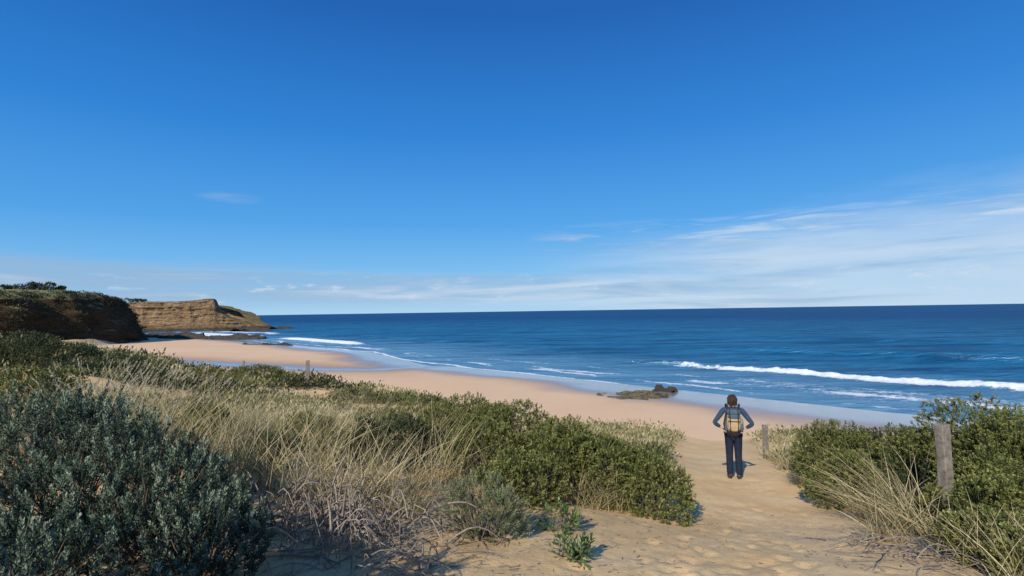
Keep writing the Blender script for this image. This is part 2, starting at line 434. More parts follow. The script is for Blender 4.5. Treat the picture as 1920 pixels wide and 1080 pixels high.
M_near = cliffmat('cliff_rock', [(.3, (.028, .021, .014)), (.5, (.115, .075, .043)), (.7, (.062, .042, .027))],  # dark brown rock, darkened further to put the face's shade into its colour
                  [(.3, (.19, .21, .09)), (.7, (.44, .42, .20))], .80, .3)
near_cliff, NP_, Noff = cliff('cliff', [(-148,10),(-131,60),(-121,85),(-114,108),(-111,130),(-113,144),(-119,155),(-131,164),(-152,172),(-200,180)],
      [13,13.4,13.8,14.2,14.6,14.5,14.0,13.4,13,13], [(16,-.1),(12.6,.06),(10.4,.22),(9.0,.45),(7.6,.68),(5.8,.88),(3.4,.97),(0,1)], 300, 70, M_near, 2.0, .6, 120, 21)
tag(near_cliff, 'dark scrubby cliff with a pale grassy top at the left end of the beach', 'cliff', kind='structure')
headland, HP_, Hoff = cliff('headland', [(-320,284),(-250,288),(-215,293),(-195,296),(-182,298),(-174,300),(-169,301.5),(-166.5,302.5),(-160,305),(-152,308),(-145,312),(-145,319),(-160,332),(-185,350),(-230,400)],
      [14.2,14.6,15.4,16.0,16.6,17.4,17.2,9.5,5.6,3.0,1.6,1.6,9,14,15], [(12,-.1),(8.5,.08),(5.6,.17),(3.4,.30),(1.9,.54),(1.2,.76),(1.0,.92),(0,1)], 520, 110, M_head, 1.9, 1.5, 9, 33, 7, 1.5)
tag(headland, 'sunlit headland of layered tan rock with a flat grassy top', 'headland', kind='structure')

# ------------------------------------------------------------------ foliage builders
def leaf_quads(P, D, S, L, W, fold=.15):
    N = nrm(np.cross(D, S))
    L = L[:, None]; W = W[:, None]
    a = P; b = P+D*L*.5+S*W*.5+N*L*fold*.4; c = P+D*L-N*L*fold*.3; d = P+D*L*.5-S*W*.5+N*L*fold*.4
    return np.stack([a, b, c, d], 1)
def quad_arrays(Q, rnd):
    n = len(Q)
    return Q.reshape(-1, 3), np.arange(n*4).reshape(n, 4), np.repeat(rnd, 4)
def rand_dirs(n, r, zmin=-1):
    z = r.uniform(zmin, 1, n); a = r.uniform(0, 2*np.pi, n); q = np.sqrt(1-z*z)
    return np.stack([q*np.cos(a), q*np.sin(a), z], -1)
def perp(D, r):
    return nrm(np.cross(D, r.normal(size=D.shape)))

def auto_lobes(rx, ry, h, k, r):
    L = [(0, 0, h*.42, rx*.72, ry*.72, h*.52)]
    for i in range(k):
        a = r.uniform(0, 2*np.pi); q = r.uniform(.4, .7)
        q2 = r.uniform(.32, .52); lz = h*r.uniform(.2, .58); rz = min(h*r.uniform(.26, .42), h-lz)
        L.append((rx*q*math.cos(a), ry*q*math.sin(a), lz, rx*q2, ry*q2, rz))
    return np.array(L)

def sprigs(tips, sd, sl, nl, LL, LW, opening, r, tipgain=.4, base_rnd=None):
    n = len(tips)
    e1 = perp(sd, r); e2 = np.cross(sd, e1)
    tq = np.clip(np.linspace(.1, 1, nl)[None]+r.uniform(-.04, .04, (n, nl)), 0, 1)
    ph = (np.arange(nl)*2.399)[None]+r.uniform(0, 6.28, (n, 1))+r.uniform(-.3, .3, (n, nl))
    rad = np.cos(ph)[..., None]*e1[:, None]+np.sin(ph)[..., None]*e2[:, None]
    op = opening*(1.1-.6*tq)+r.uniform(-.15, .15, (n, nl))
    D = nrm(sd[:, None]*np.cos(op)[..., None]+rad*np.sin(op)[..., None])
    S = nrm(np.cross(D, sd[:, None]+1e-3)+r.normal(size=D.shape)*.25)
    P = (tips-sd*sl[:, None])[:, None]+sd[:, None]*(sl[:, None]*tq)[..., None]
    L = LL*r.uniform(.7, 1.25, (n, nl))*(1-.35*tq**4)
    W = LW*r.uniform(.75, 1.25, (n, nl))
    b = r.random(n) if base_rnd is None else base_rnd
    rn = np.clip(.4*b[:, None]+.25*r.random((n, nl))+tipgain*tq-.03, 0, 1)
    f = lambda a: a.reshape(-1, a.shape[-1]) if a.ndim == 3 else a.ravel()
    return leaf_quads(f(P), f(D), f(S), f(L), f(W)), f(rn)

def lobe_points(lobes, n, r, depth=.35, zmin=-.35, rough=.25):
    area = (lobes[:, 3]*lobes[:, 5]+lobes[:, 3]*lobes[:, 4]); idx = r.choice(len(lobes), n, p=area/area.sum())
    d = rand_dirs(n, r, zmin); Lb = lobes[idx]
    q = 1-depth*r.random(n)**2+rough*fbm(d*2.2+Lb[:, :3]*7.1, 3, 5)
    P = Lb[:, :3]+d*q[:, None]*Lb[:, 3:]
    ok = P[:, 2] > .0
    for j in range(len(lobes)):
        v = ((P-lobes[j, :3])/lobes[j, 3:]); ok &= ~((np.linalg.norm(v, axis=1) < .72) & (idx != j))
    return P[ok], nrm(d[ok]/Lb[ok, 3:])

def tubes(paths, rad, sides=4):
    n, m_, _ = paths.shape
    T = nrm(np.gradient(paths, axis=1)); ref = np.where(np.abs(T[:, :1, 2:3]) > .9, np.array([1., 0, 0]), np.array([0, 0, 1.]))
    A = nrm(np.cross(T, np.broadcast_to(ref, T.shape))); B = np.cross(T, A)
    ang = np.arange(sides)*2*np.pi/sides
    V = paths[:, :, None]+rad[:, :, None, None]*(np.cos(ang)[None, None, :, None]*A[:, :, None]+np.sin(ang)[None, None, :, None]*B[:, :, None])
    i = np.arange(n)[:, None, None]*m_*sides; j = np.arange(m_-1)[None, :, None]*sides; k = np.arange(sides)[None, None]
    k2 = (k+1) % sides
    F = np.stack([i+j+k, i+j+k2, i+j+sides+k2, i+j+sides+k], -1).reshape(-1, 4)
    return V.reshape(-1, 3), F

def stems(tips, r, n, rad=.012, spread=.08):
    sel = tips[r.choice(len(tips), min(n, len(tips)), replace=False)]*.93
    b = np.stack([r.normal(0, spread, len(sel)), r.normal(0, spread, len(sel)), np.full(len(sel), -.06)], -1)
    u = np.linspace(0, 1, 7)[None, :, None]
    midp = b*.5+sel*.5; midp[:, 2] *= .75; midp[:, :2] *= .8
    path = (1-u)**2*b[:, None]+2*u*(1-u)*midp[:, None]+u*u*sel[:, None]
    path[:, 1:-1] += r.normal(0, .012, path[:, 1:-1].shape)
    rr = rad*(1-.8*u[..., 0])*r.uniform(.5, 1.2, (len(sel), 1))
    return tubes(path, rr)

def bush(name, x, y, rx, ry, h, mat, label, cat, kind, seed, dens=1.0, group=None, sink=.08):
    r = np.random.default_rng(seed)
    root = empty(name, (x, y, h1(x, y)-sink), 0, label, cat, group)
    lobes = auto_lobes(rx, ry, h, 7 if max(rx, ry) > .5 else 5, r)
    A = rx*ry+(rx+ry)*h*.8
    if kind == 'silver':
        tips, nd = lobe_points(lobes, int(380*A*dens)+60, r, .55, -.35, .36)
        sd = nrm(nd*.55+np.array([0, 0, .8])+r.normal(0, .2, nd.shape))
        Q, rn = sprigs(tips, sd, r.uniform(.11, .23, len(tips)), 34, .037, .0125, .9, r, .55)
    elif kind == 'grey':
        tips, nd = lobe_points(lobes, int(900*A*dens)+60, r, .5)
        sd = nrm(nd*.7+np.array([0, 0, .6])+r.normal(0, .25, nd.shape))
        Q, rn = sprigs(tips, sd, r.uniform(.08, .18, len(tips)), 22, .026, .0075, .7, r, .35)
    elif kind == 'green':
        tips, nd = lobe_points(lobes, int(1500*A*dens)+80, r, .36, -.4, .26)
        sd = nrm(nd*.9+np.array([0, 0, .3])+r.normal(0, .35, nd.shape))
        Q, rn = sprigs(tips, sd, r.uniform(.05, .115, len(tips)), 11, .029, .020, 1.0, r, .42)
    else:                                            # coarse, for bushes further off
        tips, nd = lobe_points(lobes, int(420*A*dens)+80, r, .4, -.35, .35)
        sd = nrm(nd*.8+np.array([0, 0, .5])+r.normal(0, .3, nd.shape))
        Q, rn = sprigs(tips, sd, r.uniform(.08, .2, len(tips)), 10, .06, .036, .95, r, .38)
    V, F, rnd = quad_arrays(Q, rn)
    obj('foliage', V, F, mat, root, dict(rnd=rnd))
    V, F = stems(tips, r, 46, .013, .07)
    obj('stem', V, F, M_bark, root, smooth=True)
    return root

def blades(base, r, H, W, lean, curl, wind=(0, 0), seg=5, rbase=None):
    n = len(base)
    a = r.uniform(0, 2*np.pi, n); ld = np.stack([np.cos(a), np.sin(a), 0*a], -1)
    ln = lean*r.random(n)**.8
    d0 = nrm(ld*ln[:, None]+np.array([wind[0], wind[1], 1.]))
    u = np.linspace(0, 1, seg+1)
    cu = curl*r.uniform(.2, 1, n)
    hz = nrm(d0*np.array([1, 1, 0])+1e-4)
    P = base[:, None]+H[:, None, None]*(d0[:, None]*u[None, :, None]+(hz*.9-np.array([0, 0, .55]))[:, None]*(cu[:, None]*u[None]**2.4)[..., None])
    S = nrm(np.cross(d0, rand_dirs(n, r)))
    w = W*r.uniform(.7, 1.3, (n, 1))*np.array([1.0, .95, .85, .7, .45, .08] if seg == 5 else np.linspace(1, .1, seg+1))[None]
    V = np.stack([P-S[:, None]*w[..., None]*.5, P+S[:, None]*w[..., None]*.5], 2)
    i = np.arange(n)[:, None]*(seg+1)*2; j = np.arange(seg)[None]*2
    F = np.stack([i+j, i+j+1, i+j+3, i+j+2], -1).reshape(-1, 4)
    b = r.random(n) if rbase is None else rbase
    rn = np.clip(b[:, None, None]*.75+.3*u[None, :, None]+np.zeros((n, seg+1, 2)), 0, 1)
    return V.reshape(-1, 3), F, rn.ravel(), P

def tussock(name, x, y, h, n, label, seed, rad=.16, wind=(.15, 0), lean=.6, curl=.35, plume=0, mat=None, group=None, w=.0068):
    r = np.random.default_rng(seed)
    root = empty(name, (x, y, h1(x, y)-.03), 0, label, 'grass tussock', group)
    b = np.stack([r.normal(0, rad*.6, n), r.normal(0, rad*.6, n), np.zeros(n)], -1)
    V, F, rn, P = blades(b, r, h*r.uniform(.3, 1.15, n), w, lean, curl, wind)
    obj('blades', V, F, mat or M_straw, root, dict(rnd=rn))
    if plume:
        sel = np.argsort(-P[:, -1, 2])[:plume]
        tips = P[sel, -1]; sd = nrm(P[sel, -1]-P[sel, -3])
        Q, rr = sprigs(tips+sd*.05, sd, np.full(plume, .15), 26, .024, .009, .45, r, .2)
        V, F, rn = quad_arrays(Q, rr); obj('seed_heads', V, F, M_plume, root, dict(rnd=rn))
    return root

# ------------------------------------------------------------------ foreground plants
silver = [
 (-2.6,3.75,.75,.62,1.06,'silvery grey-green bush with upright sprigs at lower left, tallest of the front ones'),
 (-3.5,4.3,.85,.70,1.25,'silvery bush at the left picture edge behind the front silvery bushes'),
 (-2.05,3.5,.50,.46,.70,'low silvery bush beside the dead twigs, rightmost of the silvery bushes'),
 (-2.75,2.95,.55,.45,.62,'dark shaded silvery bush in the bottom left corner'),
 (-2.05,2.85,.40,.34,.42,'small silvery bush at the bottom edge right of the corner one'),
 (-4.9,5.4,1.0,.80,1.25,'broad silvery bush at the far left edge beside the pale seed heads'),
 (-3.2,4.9,.55,.5,.82,'silvery bush half hidden in straw grass behind the front bushes'),
]
for i, (x, y, rx, ry, h, lab) in enumerate(silver):
    bush('silver_bush', x, y, rx, ry, h, M_silver, lab, 'bush', 'silver', 100+i)
bush('grey_bush', gx(905, 4.6), 4.6, .46, .40, .70, M_grey, 'small pale grey bush on a bare stem standing in the sand bank', 'bush', 'grey', 120, 1.15)
green = [
 (1225,6.6,.58,.55,.82,M_green,'rounded green bush at the edge of the sand path, lowest of the hedge'),
 (1130,6.9,.70,.6,1.0,M_green,'dense green bush second from the path end of the central hedge'),
 (1030,7.1,.70,.6,1.08,M_green,'dense green bush in the middle of the central hedge'),
 (960,8.8,.95,.8,1.2,M_green,'tall dark-topped green bush behind the central hedge'),
 (860,9.6,.95,.8,1.2,M_green,'broad green bush behind the small grey bush'),
 (775,11,.95,.85,1.1,M_green,'green bush rising behind the straw grass left of the hedge'),
 (1100,8.6,.8,.7,.85,M_green,'low green bush behind the path end of the hedge'),
 (965,6.1,.55,.5,.74,M_green,'green bush just behind the small grey bush'),
 (700,13.5,.9,.8,.85,M_green,'green bush at the back left of the central hedge'),
 (1180,8.1,.6,.5,.66,M_green,'small green bush tucked behind the rounded bush at the path'),
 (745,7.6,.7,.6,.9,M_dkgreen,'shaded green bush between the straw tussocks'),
 (905,7.4,.65,.55,.95,M_green,'green bush behind the small grey bush at the left of the hedge'),
 (360,12.0,.8,.7,.75,M_dkgreen,'dark green bush behind the pale seed heads'),
 (640,7.4,.5,.45,.6,M_dkgreen,'small dark bush in the middle of the straw grass'),
 (500,6.6,.45,.4,.6,M_dkgreen,'small dark bush low in the left of the straw grass'),
 (570,8.9,.6,.5,.75,M_green,'small green bush in the back of the straw grass below the sand hollow'),
 (380,8.6,.55,.5,.75,M_green,'small green bush among the straw right of the pale seed heads'),
]
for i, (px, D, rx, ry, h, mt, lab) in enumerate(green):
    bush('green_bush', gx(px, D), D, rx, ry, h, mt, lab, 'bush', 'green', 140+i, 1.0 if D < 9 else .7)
right = [
 (1545,9.4,.95,.8,1.38,M_green,'rounded green bush right of the path, nearest to the person'),
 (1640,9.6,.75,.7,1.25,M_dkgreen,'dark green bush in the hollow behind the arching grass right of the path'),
 (1800,7.4,1.05,.9,1.82,M_green,'largest sunlit green bush behind the grey fence post'),
 (1890,6.6,1.0,.9,1.70,M_green,'tall green bush at the right picture edge'),
 (1885,5.2,.6,.55,1.0,M_green,'green bush at the right edge in front of the tall one'),
 (1850,4.4,.50,.44,.56,M_green,'low green bush in the lower right corner'),
 (1690,7.6,.50,.5,1.05,M_dkgreen,'shaded dark bush left of the grey fence post'),  # darker leaf colour stands in for the shade of the hollow
 (1930,3.9,.4,.4,.48,M_green,'leafy green bush cut by the lower right picture edge'),
 (1575,8.2,.6,.55,.95,M_green,'low green bush at the foot of the rounded one nearest to the person'),
 (1832,6.1,.48,.42,1.2,M_green,'green bush hiding the right side of the grey fence post'),
 (1740,5.9,.30,.26,.68,M_green,'small green bush in front of the foot of the grey fence post'),
]
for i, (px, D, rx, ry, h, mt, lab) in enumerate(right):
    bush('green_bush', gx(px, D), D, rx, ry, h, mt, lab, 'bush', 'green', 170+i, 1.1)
# bushes on the dunes further off
midb = [
 (25,19,1.5,1.3,1.5,M_dkgreen,'dark green dune bush highest at the left picture edge below the cliff'),
 (85,22,1.4,1.2,1.2,M_scrub,'brownish dune bush right of the dark one at the left edge'),
 (140,24,1.5,1.3,1.1,M_dkgreen,'dark dune bush on the slope below the near cliff'),
 (30,11,1.2,1.1,1.0,M_green,'bright green dune bush at the left edge behind the silvery bushes'),
 (225,30,1.6,1.4,1.0,M_dkgreen,'dark dune bush where the slope meets the far sand'),
 (300,33,1.7,1.4,.9,M_scrub,'olive dune bush left of the small triangular sign'),
 (385,32,1.6,1.4,1.0,M_green,'green dune bush just below the small triangular sign'),
 (480,31,1.9,1.5,1.15,M_green,'broad green dune bush left of the lone thin post'),
 (665,24,1.3,1.1,.7,M_scrub,'olive dune bush right of the lone thin post'),
 (830,18,1.3,1.1,.75,M_green,'green dune bush below the open beach, left of the wispy plant'),
]
for i, (px, D, rx, ry, h, mt, lab) in enumerate(midb):
    bush('dune_bush', gx(px, D), D, rx, ry, h, mt, lab, 'bush', 'coarse', 230+i, .9 if D > 25 else 1.0)
# unseen tall bushes added behind the camera on the left to shade the bottom left
bush('green_bush', -2.85, .35, 1.0, .9, 2.35, M_dkgreen, 'unseen dark bush added for its shade beside the start of the sand path', 'bush', 'coarse', 199, 1.4)
bush('green_bush', -4.6, 1.3, 1.0, .9, 2.3, M_dkgreen, 'unseen dark bush added for its shade left of the start of the sand path', 'bush', 'coarse', 198, 1.4)
bush('green_bush', -1.6, -.7, .9, .8, 2.25, M_dkgreen, 'unseen dark bush added for its shade behind the start of the sand path', 'bush', 'coarse', 197, 1.4)

# small broad-leaved plant on the sand
def leafy(x, y, lab, seed, n=26, hh=.26, rad=.2):
    r = np.random.default_rng(seed)
    root = empty('leafy_plant', (x, y, h1(x, y)-.02), 0, lab, 'plant')
    d = rand_dirs(n, r, .05); tips = d*np.array([rad, rad, hh])*r.uniform(.6, 1, (n, 1))+np.array([0, 0, .05])
    Q, rn = sprigs(tips, nrm(d+np.array([0, 0, .4])), r.uniform(.08, .16, n), 11, .058, .022, 1.0, r, .3)
    V, F, rnd = quad_arrays(Q, rn); obj('foliage', V, F, M_glossy, root, dict(rnd=rnd))
    V, F = stems(tips, r, 20, .007, .02); obj('stem', V, F, M_bark, root, smooth=True)
leafy(gx(1065, 4.1), 4.1, 'small glossy broad-leaved plant on the sand in the foreground', 210, 28, .17, .24)
leafy(gx(1045, 5.0), 5.0, 'dark broad-leaved plant under the central hedge behind the glossy one', 211, 26, .26, .24)

tus = [  # px, D, h, n, label
 (640,5.1,.95,85,'straw tussock standing above the dead twigs'),
 (560,5.3,1.0,85,'straw tussock left of the one above the dead twigs'),
 (490,5.6,1.0,90,'straw tussock right behind the low silvery bush'),
 (430,5.9,1.1,100,'straw tussock behind the tallest front silvery bush'),
 (350,6.4,1.15,120,'straw tussock right of the pale seed-head tussocks'),
 (700,5.9,.95,85,'straw tussock left of the small grey bush'),
 (780,6.4,1.0,90,'straw tussock between the grey bush and the central hedge'),
 (830,7.0,1.1,90,'straw tussock against the front of the central hedge'),
 (600,6.8,1.1,100,'straw tussock in the second row above the dead twigs'),
 (520,7.2,1.15,110,'straw tussock in the middle of the second row'),
 (430,7.8,1.2,120,'straw tussock at the left of the second row'),
 (690,8.2,1.1,100,'straw tussock beside the shaded green bush'),
 (610,8.6,1.05,100,'straw tussock at the back of the straw grass'),
 (480,9.4,1.15,110,'straw tussock at the back near the left dune hollow'),
 (540,9.8,1.0,90,'straw tussock in the back row below the bare sand hollow'),
 (640,9.8,1.0,90,'straw tussock behind the shaded bush in the back row'),
 (400,10.2,1.2,110,'tall straw tussock in the back row left of the bare sand hollow'),
 (730,9.4,1.1,90,'straw tussock at the left shoulder of the hedge'),
 (800,8.6,1.15,90,'straw tussock sticking up between the hedge bushes'),
 (310,10.4,1.15,110,'straw tussock in the back row behind the pale seed heads'),
 (100,8.0,1.15,110,'straw tussock between the silvery bush and the bright green dune bush'),
]
for i, (px, D, h, n, lab) in enumerate(tus):
    tussock('grass_tussock', gx(px, D), D, h, n, lab, 300+i, wind=(.16, -.02), rad=.22, lean=.7, curl=.36)
for i, (px, D, h, n, lab) in enumerate([
 (290,6.6,1.2,110,'tussock with pale feathery seed heads, rightmost of the pale ones'),
 (220,6.9,1.25,110,'tussock with pale feathery seed heads in the middle of the pale ones'),
 (150,6.6,1.25,110,'tussock with pale feathery seed heads, leftmost of the pale ones'),
 (190,8.2,1.2,100,'tussock with pale feathery seed heads at the back left'),
 (330,8.4,1.15,100,'tussock with pale feathery seed heads at the back right')]):
    tussock('grass_tussock', gx(px, D), D, h, n, lab, 330+i, plume=46, wind=(.2, 0), rad=.27)
for i, (px, D, h, n, lab, w) in enumerate([
 (1665,6.3,1.15,120,'long arching straw tussock leaning over the right side of the path',(-.25,.0)),
 (1705,5.6,1.15,110,'arching straw tussock in front of the grey fence post',(-.2,.1)),
 (1690,7.0,1.1,110,'straw tussock in the dark hollow left of the grey fence post',(-.1,0)),
 (1610,7.0,.8,120,'low straw tussock at the foot of the bush right of the path',(-.2,0)),
 (1640,5.4,.55,110,'short dry tussock on the right edge of the sand path',(-.3,-.1)),
 (1790,4.7,.6,110,'short dry tussock beside the low bush in the right corner',(-.2,0)),
 (1900,3.6,.6,90,'straw tussock at the lower right picture edge',(-.1,0)),
 (1465,11.5,.5,130,'dry tussock beside the small post behind the person',(-.2,0)),
 (1490,10.0,.6,130,'dry tussock at the path side right of the person',(-.2,0)),
 (1455,12.6,.5,120,'small dry tussock nearest the small post',(-.1,0)),
 (870,14,1.15,100,'thin wispy dry plant rising above the central hedge',(.1,0)),
 (1010,13,.7,90,'thin dry tussock above the middle of the hedge',(0,0)),
 (700,14.5,.9,80,'thin dry plant standing left of the wispy one',(.1,0))]):
    tussock('grass_tussock', gx(px, D), D, h, n, lab, 350+i, wind=w, lean=.9, curl=.6)

# dead twigs
def twigs(x, y, n, lab, seed, sx=.45, sy=.3, L=.5, hh=.25, rd=.0060):
    r = np.random.default_rng(seed)
    bx = r.normal(0, sx, n); by = r.normal(0, sy, n)
    a = r.uniform(0, 6.28, n); Ln = L*r.uniform(.4, 1.2, n); u = np.linspace(0, 1, 7)
    cur = r.normal(0, .9, n)
    aa = a[:, None]+cur[:, None]*u[None]
    px = bx[:, None]+np.cumsum(np.cos(aa), 1)/7*Ln[:, None]; py = by[:, None]+np.cumsum(np.sin(aa), 1)/7*Ln[:, None]
    pz = height(px+x, py+y)+.01+(hh*r.random(n))[:, None]*(r.random((n, 1))*(1-u)[None]+r.random((n, 1))*np.sin(u*3.14)[None])
    path = np.stack([px+x, py+y, pz], -1)
    c = np.array([x, y, h1(x, y)])
    V, F = tubes(path-c, rd*r.uniform(.5, 1.5, (n, 1))*(1-.75*u)[None])
    return tag(obj('dead_twigs', V, F, M_dead, smooth=True, loc=c), lab, 'twigs', kind='stuff')
twigs(gx(640, 4.3), 4.3, 270, 'tangled pile of dead grey twigs below the straw tussocks', 401, .38, .28, .5, .5, .0065)
twigs(gx(750, 3.7), 3.7, 50, 'dead twigs spilling down the sand bank at the bottom edge', 402, .2, .25, .45, .2)
twigs(gx(1700, 4.6), 4.6, 90, 'dry fallen twigs along the right side of the sand path', 403, .25, .4, .45, .15)

# ------------------------------------------------------------------ stuff: grass, scrub, litter
def scatter(n, dmin, dmax, amin, amax, r, pw=1.0):
    a = np.radians(r.uniform(amin, amax, n)); q = dmin*(dmax/dmin)**(r.random(n)**pw)
    return q*np.sin(a), q*np.cos(a)
r = np.random.default_rng(500)
x, y = scatter(52000, 4.2, 15, -52, 52, r)
k = (path_d(x, y) > 1.15+.4*fbm2(x, y, .8, 2, 3)) & (fbm2(x, y, .9, 3, 44) > np.where(x < 0, .12, .10)) & ~((x > -.8) & (y < 6.2) & (x < 3.5)) & ~((x < -1.2) & (y < 5.2)) & ~((x < 0) & (y < 4.9))
x, y = x[k], y[k]
b = np.stack([x, y, height(x, y)-.02], -1)
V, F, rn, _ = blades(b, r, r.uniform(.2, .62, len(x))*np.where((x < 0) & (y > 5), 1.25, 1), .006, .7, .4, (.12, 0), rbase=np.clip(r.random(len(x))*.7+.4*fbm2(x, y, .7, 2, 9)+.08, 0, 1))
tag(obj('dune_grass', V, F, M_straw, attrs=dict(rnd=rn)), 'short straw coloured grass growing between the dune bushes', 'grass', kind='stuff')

x, y = scatter(24000, 11.5, 95, -58, 48, r, .95)
dd = dune_d(x, y); fn_ = fbm2(x, y, .24, 4, 64); rr_ = np.hypot(x, y)
k = (dd > .2) & (path_d(x, y) > 1.4) & (fn_ > -.06) & ~in_gap(x, y)
x, y, rr_, fn_ = x[k], y[k], rr_[k], fn_[k]
n = len(x); z = height(x, y)
rad = (.15+.0095*rr_)*r.uniform(.5, 1.5, n)*(1+1.1*np.clip(fn_, -.3, 1))
nl = 17
d = rand_dirs(n*nl, r, -.1).reshape(n, nl, 3)
cl = np.stack([x, y, z], -1)
hgt = r.uniform(.4, 1.0, n)
P = cl[:, None]+d*rad[:, None, None]*np.stack([np.ones(n), np.ones(n), hgt], -1)[:, None]*r.uniform(.6, 1, (n, nl, 1))
D = nrm(d*.8+np.array([0, 0, .6])+r.normal(0, .45, d.shape)); S = perp(D, r)
L = (.035+.0042*rr_)[:, None]*r.uniform(.7, 1.4, (n, nl)); W = L*r.uniform(.3, .6, (n, nl))
pale = sst(1.0, 2.5, x)*sst(12.5, 15, y)*sst(12, 9, x)
hue = np.clip(.43+1.3*fbm2(x, y, .17, 3, 88)+.38*pale+r.normal(0, .12, n), .02, .94)
rn = np.clip(hue[:, None]+r.normal(0, .09, (n, nl))+.12*d[..., 2]-.05, 0, 1)
Q = leaf_quads(P.reshape(-1, 3), D.reshape(-1, 3), S.reshape(-1, 3), L.ravel(), W.ravel())
V, F, rnd = quad_arrays(Q, rn.ravel())
tag(obj('dune_scrub', V, F, M_scrub, attrs=dict(rnd=rnd)), 'low olive and straw scrub covering the dunes above the beach', 'scrub', kind='stuff')

x, y = scatter(46000, 11, 70, -55, 48, r, 1.0)
pale = sst(1.0, 2.5, x)*sst(12.5, 15, y)*sst(12, 9, x)
k = (dune_d(x, y) > -.6) & (path_d(x, y) > 1.2) & (fbm2(x, y, .3, 3, 71) > -.1-.5*pale) & ~in_gap(x, y)
x, y = x[k], y[k]; rr_ = np.hypot(x, y)
b = np.stack([x, y, height(x, y)-.02], -1)
V, F, rn, _ = blades(b, r, r.uniform(.3, .75, len(x)), .0065, .8, .4, (.15, 0), seg=3, rbase=np.clip(r.random(len(x))*.8+.2, 0, 1))
tag(obj('foredune_grass', V, F, M_straw, attrs=dict(rnd=rn)), 'thin dry grass standing along the dune crest above the beach', 'grass', kind='stuff')

x, y = scatter(2600, 2.4, 9, -30, 45, r); k = path_d(x, y) > .5*r.random(len(x)); x, y = x[k], y[k]; n = len(x)
a = r.uniform(0, 6.28, n); Ln = r.uniform(.015, .09, n)
u = np.linspace(0, 1, 3)
px = x[:, None]+np.cos(a)[:, None]*Ln[:, None]*u; py = y[:, None]+np.sin(a)[:, None]*Ln[:, None]*u
pth = np.stack([px, py, height(px, py)+.006], -1)
V, F = tubes(pth, np.full((n, 3), .0028)*r.uniform(.5, 1.3, (n, 1)))
tag(obj('litter', V, F, M_dead), 'scattered bits of dry stalk lying on the sand', 'litter', kind='stuff')

# scrub on the near cliff
fl = NP_[:, :, :].reshape(-1, 3); offr = np.repeat(Noff, NP_.shape[1])
cand = np.where((offr > -30) & (fl[:, 2] > 2.5))[0]
w_ = np.where(fbm(fl[cand]*.1, 3, 7) > -.05, 1., .15)*np.where(offr[cand] < 1, .22, 1)
sel = r.choice(cand, 5000, p=w_/w_.sum())
c = fl[sel]; n = len(c); nl = 14
d = rand_dirs(n*nl, r, -.2).reshape(n, nl, 3)
rad = r.uniform(.25, .75, n)*np.where(offr[sel] < 1, .34, 1)
P = c[:, None]+d*rad[:, None, None]*np.array([1, 1, .7])
D = nrm(d+r.normal(0, .4, d.shape)); S = perp(D, r); L = r.uniform(.2, .42, (n, nl)); W = L*.5
rn = np.clip((.28+.5*fbm(c*.15, 2, 9)+.52*(offr[sel] < 2))[:, None]+r.normal(0, .15, (n, nl)), 0, 1)
V, F, rnd = quad_arrays(leaf_quads(P.reshape(-1, 3), D.reshape(-1, 3), S.reshape(-1, 3), L.ravel(), W.ravel()), rn.ravel())
tag(obj('cliff_scrub', V, F, M_cliffscrub, attrs=dict(rnd=rnd)), 'dark low scrub clinging to the near cliff', 'scrub', kind='stuff')

# ------------------------------------------------------------------ coast trees
def top_z(Pg, x, y):
    q = Pg.reshape(-1, 3); i = np.argsort((q[:, 0]-x)**2+(q[:, 1]-y)**2)[:8]; return float(q[i, 2].max())
def tree(x, y, z, rx, h, lab, seed, grp):
    r = np.random.default_rng(seed)
    root = empty('coast_tree', (x, y, z-.3), 0, lab, 'tree', grp)
    L = []
    for i in range(9):
        a = r.uniform(0, 6.28); q = r.uniform(0, .7)
        L.append((rx*q*math.cos(a), rx*q*math.sin(a), h*r.uniform(.18, .70), rx*r.uniform(.3, .55), rx*r.uniform(.3, .55), h*r.uniform(.2, .32)))
    tips, nd = lobe_points(np.array(L), 520, r, .6, -.7, .4)
    Q, rn = sprigs(tips, nrm(nd+r.normal(0, .4, nd.shape)), np.full(len(tips), .35), 6, .26, .16, .9, r, .3)
    V, F, rnd = quad_arrays(Q, rn); obj('crown', V, F, M_tree, root, dict(rnd=rnd))
    u = np.linspace(0, 1, 6)[None, :, None]
    ends = tips[r.choice(len(tips), 7)]; b = np.zeros((7, 3)); b[:, :2] = r.normal(0, .06, (7, 2)); mid_ = ends*np.array([.3, .3, .6])
    V, F = tubes((1-u)**2*b[:, None]+2*u*(1-u)*mid_[:, None]+u*u*ends[:, None], .13*(1-.8*u[..., 0])*np.ones((7, 1)), 6)
    obj('trunk', V, F, M_bark, root, smooth=True)
ordn = ['leftmost', 'second from left', 'third from left', 'fourth from left', 'fifth from left', 'rightmost']
for i, (px, D, rx, h) in enumerate([(14,140,2.0,3.0),(34,141,2.4,3.6),(55,140,2.2,3.2),(73,141,2.3,3.3),(92,140,2.2,2.8),(109,141,1.7,2.0)]):
    x = gx(px, D); tree(x, D, top_z(NP_, x, D), rx, h, 'dark tree on the near cliff top, %s of the six' % ordn[i], 600+i, 'trees on the near cliff top')
for i, (px, D, rx, h) in enumerate([(246,297,2.6,3.2),(258,297,2.4,2.9),(269,298,2.2,2.6)]):
    x = gx(px, D); tree(x, D, top_z(HP_, x, D), rx, h, 'small dark tree on the headland top behind the near cliff, %s of three' % ['left', 'middle', 'right'][i], 620+i, 'trees on the headland top')

